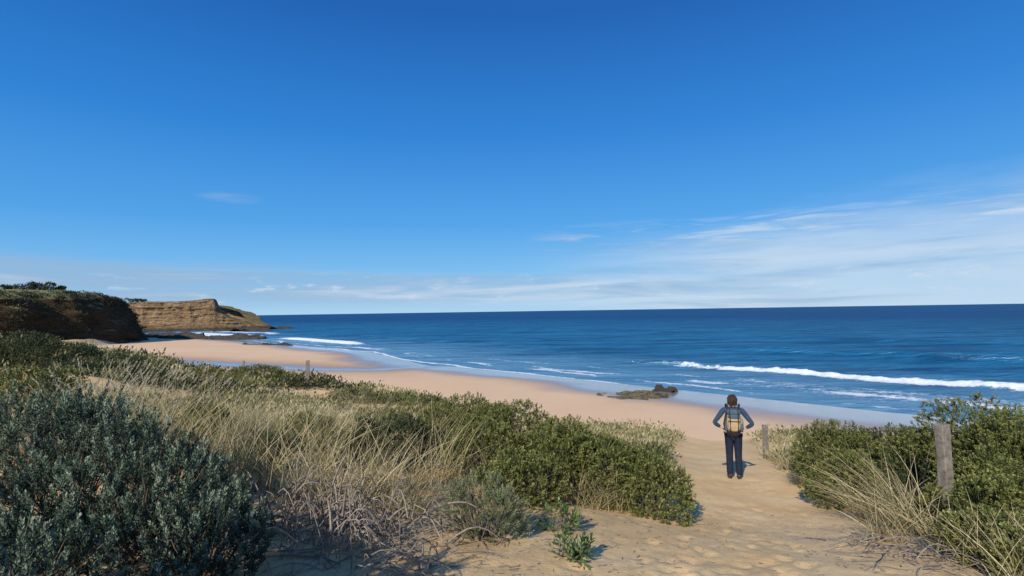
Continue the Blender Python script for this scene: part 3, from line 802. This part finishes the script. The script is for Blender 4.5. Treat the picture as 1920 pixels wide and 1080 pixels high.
# ------------------------------------------------------------------ rocks
def rockmat(name, c1, c2, top):
    m, t, p, o = material(name)
    geo = t.node('ShaderNodeNewGeometry'); pos = geo.outputs['Position']
    sx = t.node('ShaderNodeSeparateXYZ'); t.l.new(geo.outputs['Normal'], sx.inputs[0])
    n = t.noise(pos, 1.8, 6, .7)
    col = t.ramp(n, [(.3, c1), (.7, c2)])
    col = t.mix(t.ss(t.m('ADD', sx.outputs[2], t.m('MULTIPLY', t.m('SUBTRACT', n, .5), 1.4)), .75, 1.0), col, top)
    t.put(p.inputs['Base Color'], col); p.inputs['Roughness'].default_value = .75
    t.put(p.inputs['Normal'], t.bump(t.noise(pos, 5, 6, .7), .8, .15))
    return m
M_rock = rockmat('dark_rock', (.012, .010, .008), (.06, .045, .03), (.075, .06, .035))
M_algae = rockmat('algae_rock', (.018, .013, .009), (.085, .060, .034), (.19, .145, .058))
def rock(name, x, y, z, sx, sy, sz, rz, lab, mat, seed, k=5):
    """one outcrop: a ragged slab raised from a plan grid, with ledges"""
    g_ = np.linspace(-1, 1, 84)
    X, Y = np.meshgrid(g_, g_)
    q = np.sqrt(X**2+Y**2)
    lump = fbm(np.stack([X*2.2, Y*2.2, 0*X+seed], -1), 5, seed)
    lump2 = fbm(np.stack([X*5, Y*5, 0*X+seed*.7], -1), 4, seed+4)
    hgt = sst(1.0, .62, q-lump*.7-lump2*.25)*np.clip(.55+.75*lump+.5*lump2, .12, 1.2)
    led = np.round(hgt*5)/5*.6+hgt*.4
    Zr = led+.12*fbm(np.stack([X*9, Y*9, 0*X], -1), 3, seed+1)*(hgt > .05)-.25*(hgt < .05)
    V = np.stack([X*sx, Y*sy, Zr*sz], -1)
    o_ = obj(name, V, grid_faces(84, 84, False), mat, smooth=False, loc=(x, y, z))
    o_.rotation_euler = (0, 0, rz)
    return tag(o_, lab, 'rock')
rock('beach_rock', gx(1180, 45.5), 45.5, h1(gx(1180, 45.5), 45.5)-.05, 3.0, 2.6, .24, -.2, 'flat rock outcrop tinged yellow-green on the wet sand', M_algae, 701)
rock('beach_rock', gx(1242, 51), 51, .16, 1.4, 1.4, .52, .3, 'small dark rock at the water edge beyond the flat outcrop', M_rock, 702)
rock('rock_shelf', gx(500, 310), 310, -.1, 19, 9, 1.5, -.03, 'long low dark rock shelf running out from the tip of the headland', M_rock, 703)
rock('rock_shelf', gx(400, 178), 178, .0, 17, 6, 1.7, .15, 'dark rock shelf in the surf at the far end of the beach', M_rock, 704)
rock('rock_shelf', gx(500, 136), 136, .0, 6.5, 4, 1.1, .1, 'small dark rock shelf in the shallows, nearest of the far shelves', M_rock, 705)
rock('rock_shelf', gx(310, 190), 188, .2, 14, 7, 2.0, .2, 'dark rock shelf at the foot of the near cliff', M_rock, 706)
rock('rock_shelf', gx(440, 262), 268, .0, 19, 6, 1.4, .05, 'dark wave-washed rock shelf below the headland', M_rock, 707)
rock('beach_rock', gx(268, 96), 96, h1(gx(268, 96), 96)-.1, .7, .6, 1.1, 0, 'tiny dark rock alone on the far sand', M_rock, 708)

# ------------------------------------------------------------------ posts and sign
M_post = simple('weathered_wood', (.10, .088, .075), (.28, .245, .205), 14, .9, .6)
def post_mesh(w, d, h, seed, topcut=.02):
    bm = bmesh.new(); bmesh.ops.create_cube(bm, size=1)
    for v in bm.verts: v.co = Vector((v.co.x*w, v.co.y*d, (v.co.z+.5)*h))
    bmesh.ops.subdivide_edges(bm, edges=[e for e in bm.edges if abs(e.verts[0].co.z-e.verts[1].co.z) > .1], cuts=8)
    rr = random.Random(seed)
    for v in bm.verts:
        v.co.x += rr.uniform(-1, 1)*w*.05; v.co.y += rr.uniform(-1, 1)*d*.05
        if v.co.z > h*.99: v.co.z += rr.uniform(-topcut, topcut)
    bmesh.ops.bevel(bm, geom=list(bm.edges), offset=min(w, d)*.08, segments=1, affect='EDGES')
    me = bpy.data.meshes.new('post'); bm.to_mesh(me); bm.free(); return me
def post(px, D, w, ytop, lab, lean=(0, 0), sub=.25):
    x = gx(px, D); zb = h1(x, D); h = at(px, ytop, D).z-zb
    o_ = link('fence_post', post_mesh(w, w*.8, h+sub, int(px)), M_post, loc=(x, D, zb-sub))
    o_.rotation_euler = (lean[0], lean[1], .3)
    return tag(o_, lab, 'post')
post(577, 31, .20, 676, 'lone thin post among the dune scrub beyond the central hedge')
post(458, 38, .13, 676, 'thin far post on the dune edge between the sign and the lone post')
post(1425, 14, .12, 796, 'short grey post beside the path just right of the person')
post(1758, 6.2, .125, 796, 'weathered grey post half buried in the right-hand bushes', (0, R(-1.5)), .3)

M_yellow = simple('yellow_paint', (.62, .33, .03), (.75, .42, .06), 10, .5, 0)
sp = at(390, 690, 62); sx_, sy_ = sp.x, 62.; szz = h1(sx_, sy_)
sg = empty('warning_sign', (sx_, sy_, szz), .4, 'small orange-yellow triangular sign on a post on the far sand', 'sign')
link('post', post_mesh(.09, .09, 1.15, 9), M_post, sg, (0, 0, -.15))
bm = bmesh.new()
vs = [bm.verts.new(q) for q in ((-.42, -.06, .55), (.42, -.06, .55), (0, -.06, 1.28))]
f = bm.faces.new(vs); e = bmesh.ops.extrude_face_region(bm, geom=[f])
bmesh.ops.translate(bm, verts=[v for v in e['geom'] if isinstance(v, bmesh.types.BMVert)], vec=(0, -.02, 0))
bmesh.ops.recalc_face_normals(bm, faces=bm.faces)
me = bpy.data.meshes.new('panel'); bm.to_mesh(me); bm.free(); link('panel', me, M_yellow, sg)

# ------------------------------------------------------------------ person
M_skin = simple('skin', (.50, .29, .20), (.58, .35, .25), 30, .6, .05)
M_navy = simple('navy_top', (.024, .045, .082), (.048, .080, .135), 40, .9, .4, .1)
M_trs = simple('navy_trousers', (.011, .016, .032), (.022, .030, .055), 30, .9, .4, .1)
M_shoe = simple('dark_shoe', (.02, .02, .02), (.05, .045, .04), 30, .7, .2)
M_hair = simple('brown_hair', (.018, .009, .006), (.070, .032, .020), 45, .55, .5)
M_white = simple('eye_white', (.6, .6, .6), (.7, .7, .7), 10, .3, 0)
M_lip = simple('lip', (.4, .16, .13), (.45, .2, .16), 20, .5, 0)
def skinmesh(verts, edges, radii, root, sub=2):
    me = bpy.data.meshes.new('skel'); me.from_pydata(verts, edges, [])
    o_ = bpy.data.objects.new('skel', me); C.objects.link(o_)
    md = o_.modifiers.new('Skin', 'SKIN'); md.use_smooth_shade = True; md.branch_smoothing = .4
    sv_ = me.skin_vertices[0].data
    for i, q in enumerate(radii):
        sv_[i].radius = q if isinstance(q, tuple) else (q, q); sv_[i].use_root = False
    for i in (root if isinstance(root, (list, tuple)) else [root]): sv_[i].use_root = True
    ms = o_.modifiers.new('Sub', 'SUBSURF'); ms.levels = sub; ms.render_levels = sub
    dg = bpy.context.evaluated_depsgraph_get(); dg.update()
    out = bpy.data.meshes.new_from_object(o_.evaluated_get(dg))
    bpy.data.objects.remove(o_); 
    for p_ in out.polygons: p_.use_smooth = True
    return out
class Sk:
    def __init__(s): s.v = []; s.e = []; s.r = []
    def add(s, co, r, par=None):
        s.v.append(co); s.r.append(r); i = len(s.v)-1
        if par is not None: s.e.append((par, i))
        return i
    def chain(s, par, *pts):
        for co, r in pts: par = s.add(co, r, par)
        return par
px_, pD = 1366, 10.65
X0 = gx(px_, pD); Zp = h1(X0, pD)
YAW = R(-18)
person = empty('person', (X0, pD, Zp), YAW, 'person standing on the sand path with hands on hips facing the sea', 'person')
# facing local +Y
k_ = Sk()
pel = k_.add((0, 0, .92), (.135, .10))
sp1 = k_.add((0, .005, 1.06), (.115, .085), pel); sp2 = k_.add((0, 0, 1.22), (.13, .095), sp1); ch = k_.add((0, -.01, 1.34), (.11, .08), sp2)
nk = k_.chain(ch, ((0, 0, 1.41), .052), ((0, .01, 1.455), .05))
hd = k_.chain(nk, ((0, .012, 1.51), (.070, .080)), ((0, .014, 1.565), (.075, .088)), ((0, .008, 1.615), (.058, .068)))
k_.chain(nk+1, ((0, .10, 1.535), .014))
for s_ in (-1, 1):
    w = k_.chain(ch, ((s_*.15, -.01, 1.345), .052), ((s_*.19, -.01, 1.305), .046), ((s_*.27, -.04, 1.20), .042), ((s_*.35, -.07, 1.095), .037), ((s_*.28, -.02, 1.035), .033), ((s_*.215, .02, .985), .024))
    pm = k_.add((s_*.175, .055, .962), (.030, .018), w)
    for j, (dy, dzz, ln) in enumerate(((.05, .018, .072), (.055, .004, .08), (.052, -.010, .074), (.045, -.024, .058))):
        k_.chain(pm, ((s_*.162, .055+dy*.55, .962+dzz*1.4), .0092), ((s_*.148, .055+dy+ln*.35, .958+dzz*1.5), .0085), ((s_*.122, .055+dy+ln*.62, .952+dzz*1.5), .0072))
    k_.chain(w, ((s_*.178, -.005, .985), .0105), ((s_*.158, -.035, .985), .0085))
    k_.chain(pel, ((s_*.075, 0, .84), .084), ((s_*.078, .01, .68), .070), ((s_*.078, .018, .49), .055), ((s_*.079, -.005, .32), .050), ((s_*.080, -.02, .10), .036), ((s_*.085, .05, .045), .032), ((s_*.092, .13, .032), .026))
body = link('body', skinmesh(k_.v, k_.e, k_.r, pel), M_skin, person)
k_ = Sk()
c0 = k_.add((0, 0, .90), (.158, .125)); c1 = k_.add((0, .005, 1.06), (.136, .105), c0); c2 = k_.add((0, 0, 1.22), (.146, .112), c1); c3 = k_.add((0, -.01, 1.335), (.122, .095), c2)
k_.chain(c3, ((0, -.002, 1.405), .064))
for s_ in (-1, 1):
    k_.chain(c3, ((s_*.155, -.01, 1.348), .062), ((s_*.195, -.01, 1.305), .058), ((s_*.27, -.04, 1.20), .051), ((s_*.353, -.07, 1.093), .045), ((s_*.285, -.02, 1.035), .041), ((s_*.232, .012, .995), .034))
shirt = link('long_sleeved_top', skinmesh(k_.v, k_.e, k_.r, c0), M_navy, person)
k_ = Sk()
c0 = k_.add((0, 0, .93), (.146, .115))
for s_ in (-1, 1):
    k_.chain(c0, ((s_*.074, -.005, .84), .104), ((s_*.079, .008, .68), .087), ((s_*.080, .015, .49), .073), ((s_*.082, -.008, .32), .069), ((s_*.084, -.015, .16), .067), ((s_*.085, -.012, .075), .066))
trs = link('trousers', skinmesh(k_.v, k_.e, k_.r, c0), M_trs, person)
for s_ in (-1, 1):
    k_ = Sk(); a0 = k_.add((s_*.085, -.055, .045), (.042, .045)); k_.chain(a0, ((s_*.087, .03, .045), (.046, .045)), ((s_*.095, .12, .035), (.045, .034)), ((s_*.098, .165, .030), (.035, .026)))
    link('shoe', skinmesh(k_.v, k_.e, k_.r, a0), M_shoe, person)
    bm = bmesh.new(); bmesh.ops.create_uvsphere(bm, u_segments=10, v_segments=8, radius=.011); bmesh.ops.translate(bm, verts=bm.verts, vec=(s_*.03, .093, 1.565))
    me = bpy.data.meshes.new('eye'); bm.to_mesh(me); bm.free(); link('eye', me, M_white, person)
bm = bmesh.new(); bmesh.ops.create_uvsphere(bm, u_segments=10, v_segments=8, radius=.02)
for v in bm.verts: v.co = Vector((v.co.x*1.1, v.co.y*.35+.088, v.co.z*.3+1.495))
me = bpy.data.meshes.new('mouth'); bm.to_mesh(me); bm.free(); link('mouth', me, M_lip, person)
# hair: loose locks from the crown down to the shoulders
r = np.random.default_rng(77)
nh = 420
d = rand_dirs(nh, r, -.25); d = d[(d[:, 1] < .35) | (d[:, 2] > .55)]; nh = len(d)
root_ = np.array([0, .008, 1.56])+d*np.array([.072, .082, .080])
out_ = nrm(d*np.array([1, 1, 0])+1e-4)
out_[:, 1] = np.minimum(out_[:, 1], .2)
u = np.linspace(0, 1, 7)[None, :, None]
endz = r.uniform(1.42, 1.50, nh)
end = np.array([0, -.01, 0])+out_*np.array([.074, .076, 0])*r.uniform(.7, 1.25, (nh, 1)); end[:, 2] = endz
midp = root_+out_*.018+np.array([0, 0, .004])+r.normal(0, .010, (nh, 3))
pth = (1-u)**2*root_[:, None]+2*u*(1-u)*midp[:, None]+u*u*end[:, None]
pth[:, 1:] += r.normal(0, .004, pth[:, 1:].shape)
Vh, Fh = tubes(pth, np.full((nh, 7), .0065)*np.array([1, 1.2, 1.2, 1.1, .9, .7, .25])*r.uniform(.7, 1.2, (nh, 1)), 5)
obj('hair', Vh, Fh, M_hair, person, smooth=True)

# ------------------------------------------------------------------ backpack (worn, its own thing)
M_slate = simple('slate_fabric', (.050, .080, .110), (.080, .118, .155), 40, .85, .3)
M_khaki = simple('khaki_fabric', (.33, .24, .135), (.46, .345, .205), 40, .9, .3)
M_strap = simple('dark_webbing', (.018, .018, .02), (.035, .035, .04), 60, .8, .2)
M_bottle = simple('bottle_plastic', (.10, .14, .16), (.14, .19, .21), 20, .4, 0)
bp = empty('backpack', (X0, pD, Zp), YAW, 'hiking backpack with slate blue lid and khaki body worn by the person', 'backpack')
def rbox(name, c, s, bev, mat, parent, taper=1.0, bulge=0.0, seg=3):
    bm = bmesh.new(); bmesh.ops.create_cube(bm, size=1)
    bmesh.ops.subdivide_edges(bm, edges=list(bm.edges), cuts=4, use_grid_fill=True)
    for v in bm.verts:
        x, y, z = v.co
        kx = 1+(taper-1)*(z+.5)
        bl = 1+bulge*(1-(2*z)**2)
        q = Vector((x*2, y*2, z*2)); e = 3.4
        n_ = (abs(q.x)**e+abs(q.y)**e+abs(q.z)**e)**(1/e)
        if n_ > 0: m0 = max(abs(q.x), abs(q.y), abs(q.z)); q = q*(m0/n_)
        v.co = Vector((q.x*.5*s[0]*kx*bl, q.y*.5*s[1]*bl, q.z*.5*s[2]))+Vector(c)
    bm.normal_update()
    me = bpy.data.meshes.new(name); bm.to_mesh(me); bm.free()
    for p_ in me.polygons: p_.use_smooth = True
    return link(name, me, mat, parent)
rbox('main_compartment', (0, -.200, 1.15), (.26, .17, .42), .04, M_khaki, bp, .93, .05)
rbox('lid', (0, -.205, 1.345), (.265, .21, .115), .04, M_slate, bp, .92, .02)
rbox('upper_panel', (0, -.285, 1.265), (.225, .04, .08), .02, M_slate, bp, .95, .03)
rbox('front_pocket', (0, -.300, 1.10), (.21, .08, .235), .03, M_khaki, bp, .9, .06)
rbox('base', (0, -.20, .955), (.24, .16, .07), .03, M_strap, bp, 1.06)
for s_ in (-1, 1):
    rbox('side_pocket', (s_*.142, -.20, 1.04), (.05, .12, .17), .02, M_slate, bp)
    k1 = np.array([[(s_*.095, -.125, 1.375), (s_*.11, -.07, 1.435), (s_*.12, 0, 1.45), (s_*.12, .075, 1.405), (s_*.12, .125, 1.30), (s_*.13, .115, 1.17), (s_*.16, .03, 1.05), (s_*.145, -.12, .98)]])
    V, F = tubes(k1, np.full((1, 8), .021), 6); obj('shoulder_strap', V, F, M_strap, bp, smooth=True)
    k1 = np.array([[(s_*.074, -.25, 1.415), (s_*.076, -.318, 1.35), (s_*.074, -.325, 1.25), (s_*.072, -.350, 1.16), (s_*.070, -.352, 1.03), (s_*.070, -.29, .94)]])
    V, F = tubes(k1, np.full((1, 6), .011), 5); obj('compression_strap', V, F, M_strap, bp, smooth=True)
V, F = tubes(np.array([[(-.105, -.315, 1.18), (-.055, -.347, 1.182), (0, -.353, 1.183), (.055, -.347, 1.182), (.105, -.315, 1.18)]]), np.full((1, 5), .009), 5); obj('zip', V, F, M_strap, bp)
V, F = tubes(np.array([[(-.05, -.13, 1.40), (-.03, -.12, 1.44), (.03, -.12, 1.44), (.05, -.13, 1.40)]]), np.full((1, 4), .009), 5); obj('grab_loop', V, F, M_strap, bp, smooth=True)
V, F = tubes(np.array([[(.145, -.20, 1.0), (.145, -.20, 1.17), (.145, -.20, 1.185), (.145, -.20, 1.21)]]), np.array([[.03, .03, .016, .016]]), 10)
bo = tag(obj('bottle', V, F, M_bottle, smooth=True, loc=(X0, pD, Zp)), 'grey drink bottle in the side pocket of the backpack', 'bottle'); bo.rotation_euler = (0, 0, YAW)

# ------------------------------------------------------------------ light and sky
AZ, EL = R(24), R(30)
Ldir = Vector((math.sin(AZ)*math.cos(EL), math.cos(AZ)*math.cos(EL), -math.sin(EL)))
sd_ = bpy.data.lights.new('sun', 'SUN'); sd_.energy = 5.0; sd_.angle = R(.5); sd_.color = (1, .94, .83)
so = bpy.data.objects.new('sun', sd_); C.objects.link(so); so.rotation_euler = Ldir.to_track_quat('-Z', 'Y').to_euler(); so.location = (-20, -40, 40)

wd = bpy.data.worlds.new('World'); scene.world = wd; wd.use_nodes = True
t = NT(wd.node_tree); bg = wd.node_tree.nodes['Background']
sky = t.node('ShaderNodeTexSky', sky_type='NISHITA'); sky.sun_disc = False
sky.sun_elevation = EL; sky.sun_rotation = R(180)+AZ; sky.altitude = 0; sky.air_density = 1.0; sky.dust_density = .3; sky.ozone_density = 2.0
dirv = t.node('ShaderNodeTexCoord').outputs['Generated']
sx = t.node('ShaderNodeSeparateXYZ'); t.l.new(dirv, sx.inputs[0])
az = t.m('ARCTAN2', sx.outputs[0], sx.outputs[1]); el = t.m('ARCSINE', sx.outputs[2])
clear = t.ramp(t.m('MULTIPLY', el, 1.0), [(0, (.38, .65, .90)), (.06, (.185, .51, .88)), (.16, (.068, .36, .83)), (.32, (.019, .225, .70)), (.52, (.008, .120, .47)), (1, (.02, .13, .43))])
sc10 = t.node('ShaderNodeVectorMath', operation='SCALE'); t.l.new(clear, sc10.inputs[0]); sc10.inputs['Scale'].default_value = 10.
base = t.mix(.90, sky.outputs[0], sc10.outputs[0])
def cvec(a, b, c=0.):
    n = t.node('ShaderNodeCombineXYZ'); t.put(n.inputs[0], t.m('MULTIPLY', az, a)); t.put(n.inputs[1], t.m('MULTIPLY', el, b)); n.inputs[2].default_value = c
    return n.outputs[0]
# wide thin cloud sheet to the right
wn1 = t.noise(cvec(4.5, 17, 3.), 1., 7, .56, .3)
wn2 = t.noise(cvec(2.2, 26, 9.), 1., 7, .56, .4)
top = t.m('ADD', .120, t.m('MULTIPLY', az, .080))
ew = t.m('ADD', el, t.m('MULTIPLY', t.m('SUBTRACT', wn1, .5), .09))
mR = t.m('MULTIPLY', t.ss(t.m('ADD', az, t.m('MULTIPLY', t.m('SUBTRACT', wn1, .5), .4)), -.04, .45), t.ss(t.m('SUBTRACT', ew, top), -.085, .024, 1., 0.))
dR = t.m('MULTIPLY', mR, t.m('ADD', .58, t.m('MULTIPLY', t.ss(wn2, .32, .70), .34)))
# flat streaks on the upper edge of that sheet
wn3 = t.noise(cvec(7, 85, 21.), 1., 8, .60, .6)
cen = t.m('SUBTRACT', el, t.m('ADD', .118, t.m('MULTIPLY', az, .02)))
band = t.m('MULTIPLY', t.ss(cen, -.025, .0), t.ss(cen, .012, .045, 1., 0.))
dS = t.m('MULTIPLY', t.m('MULTIPLY', band, t.ss(az, .02, .10)), t.ss(wn3, .46, .66))
# low bank near the horizon on the left and middle
wn4 = t.noise(cvec(3.4, 40, 33.), 1., 8, .58, .5)
low = t.m('MULTIPLY', t.ss(el, .004, .030), t.ss(t.m('ADD', t.m('ADD', el, t.m('MULTIPLY', t.m('SUBTRACT', wn4, .5), .06)), t.m('MULTIPLY', t.m('ADD', az, .75), .028)), .074, .098, 1., 0.))
dL = t.m('MULTIPLY', t.m('MULTIPLY', low, t.ss(az, .45, -.05)), t.m('ADD', .52, t.m('MULTIPLY', t.ss(wn4, .38, .62), .46)))
# little puffs
wn5 = t.noise(cvec(15, 52, 41.), 1., 6, .6)
pf = t.m('MULTIPLY', t.m('MULTIPLY', t.ss(el, .014, .024), t.ss(el, .05, .075, 1., 0.)), t.ss(wn5, .56, .70))
# one lone wisp high on the left
wx_ = t.m('DIVIDE', t.m('SUBTRACT', az, -.487), .05); wy_ = t.m('DIVIDE', t.m('SUBTRACT', t.m('ADD', el, t.m('MULTIPLY', t.m('SUBTRACT', wn1, .5), .02)), .194), .009)
wr = t.m('ADD', t.m('MULTIPLY', wx_, wx_), t.m('MULTIPLY', wy_, wy_))
wisp = t.m('MULTIPLY', t.ss(wr, 0., 1.4, 1., 0.), t.ss(wn3, .35, .62, .10, .26))
dens = t.m('MINIMUM', t.m('ADD', t.m('ADD', t.m('ADD', dR, wisp), t.m('MULTIPLY', dS, .5)), t.m('MULTIPLY', dL, .92)), .92)
shade = t.ss(t.m('ADD', wn4, t.m('MULTIPLY', az, .25)), .34, .70)
ccol = t.mix(shade, (3.2, 4.7, 6.6), (5.9, 7.1, 8.5))
colr = t.mix(dens, base, ccol)
colr = t.mix(t.m('MULTIPLY', pf, .5), colr, (7.0, 7.7, 8.6))
t.put(bg.inputs['Color'], colr); bg.inputs['Strength'].default_value = .1

scene.view_settings.view_transform = 'Standard'; scene.view_settings.look = 'None'; scene.view_settings.exposure = 0
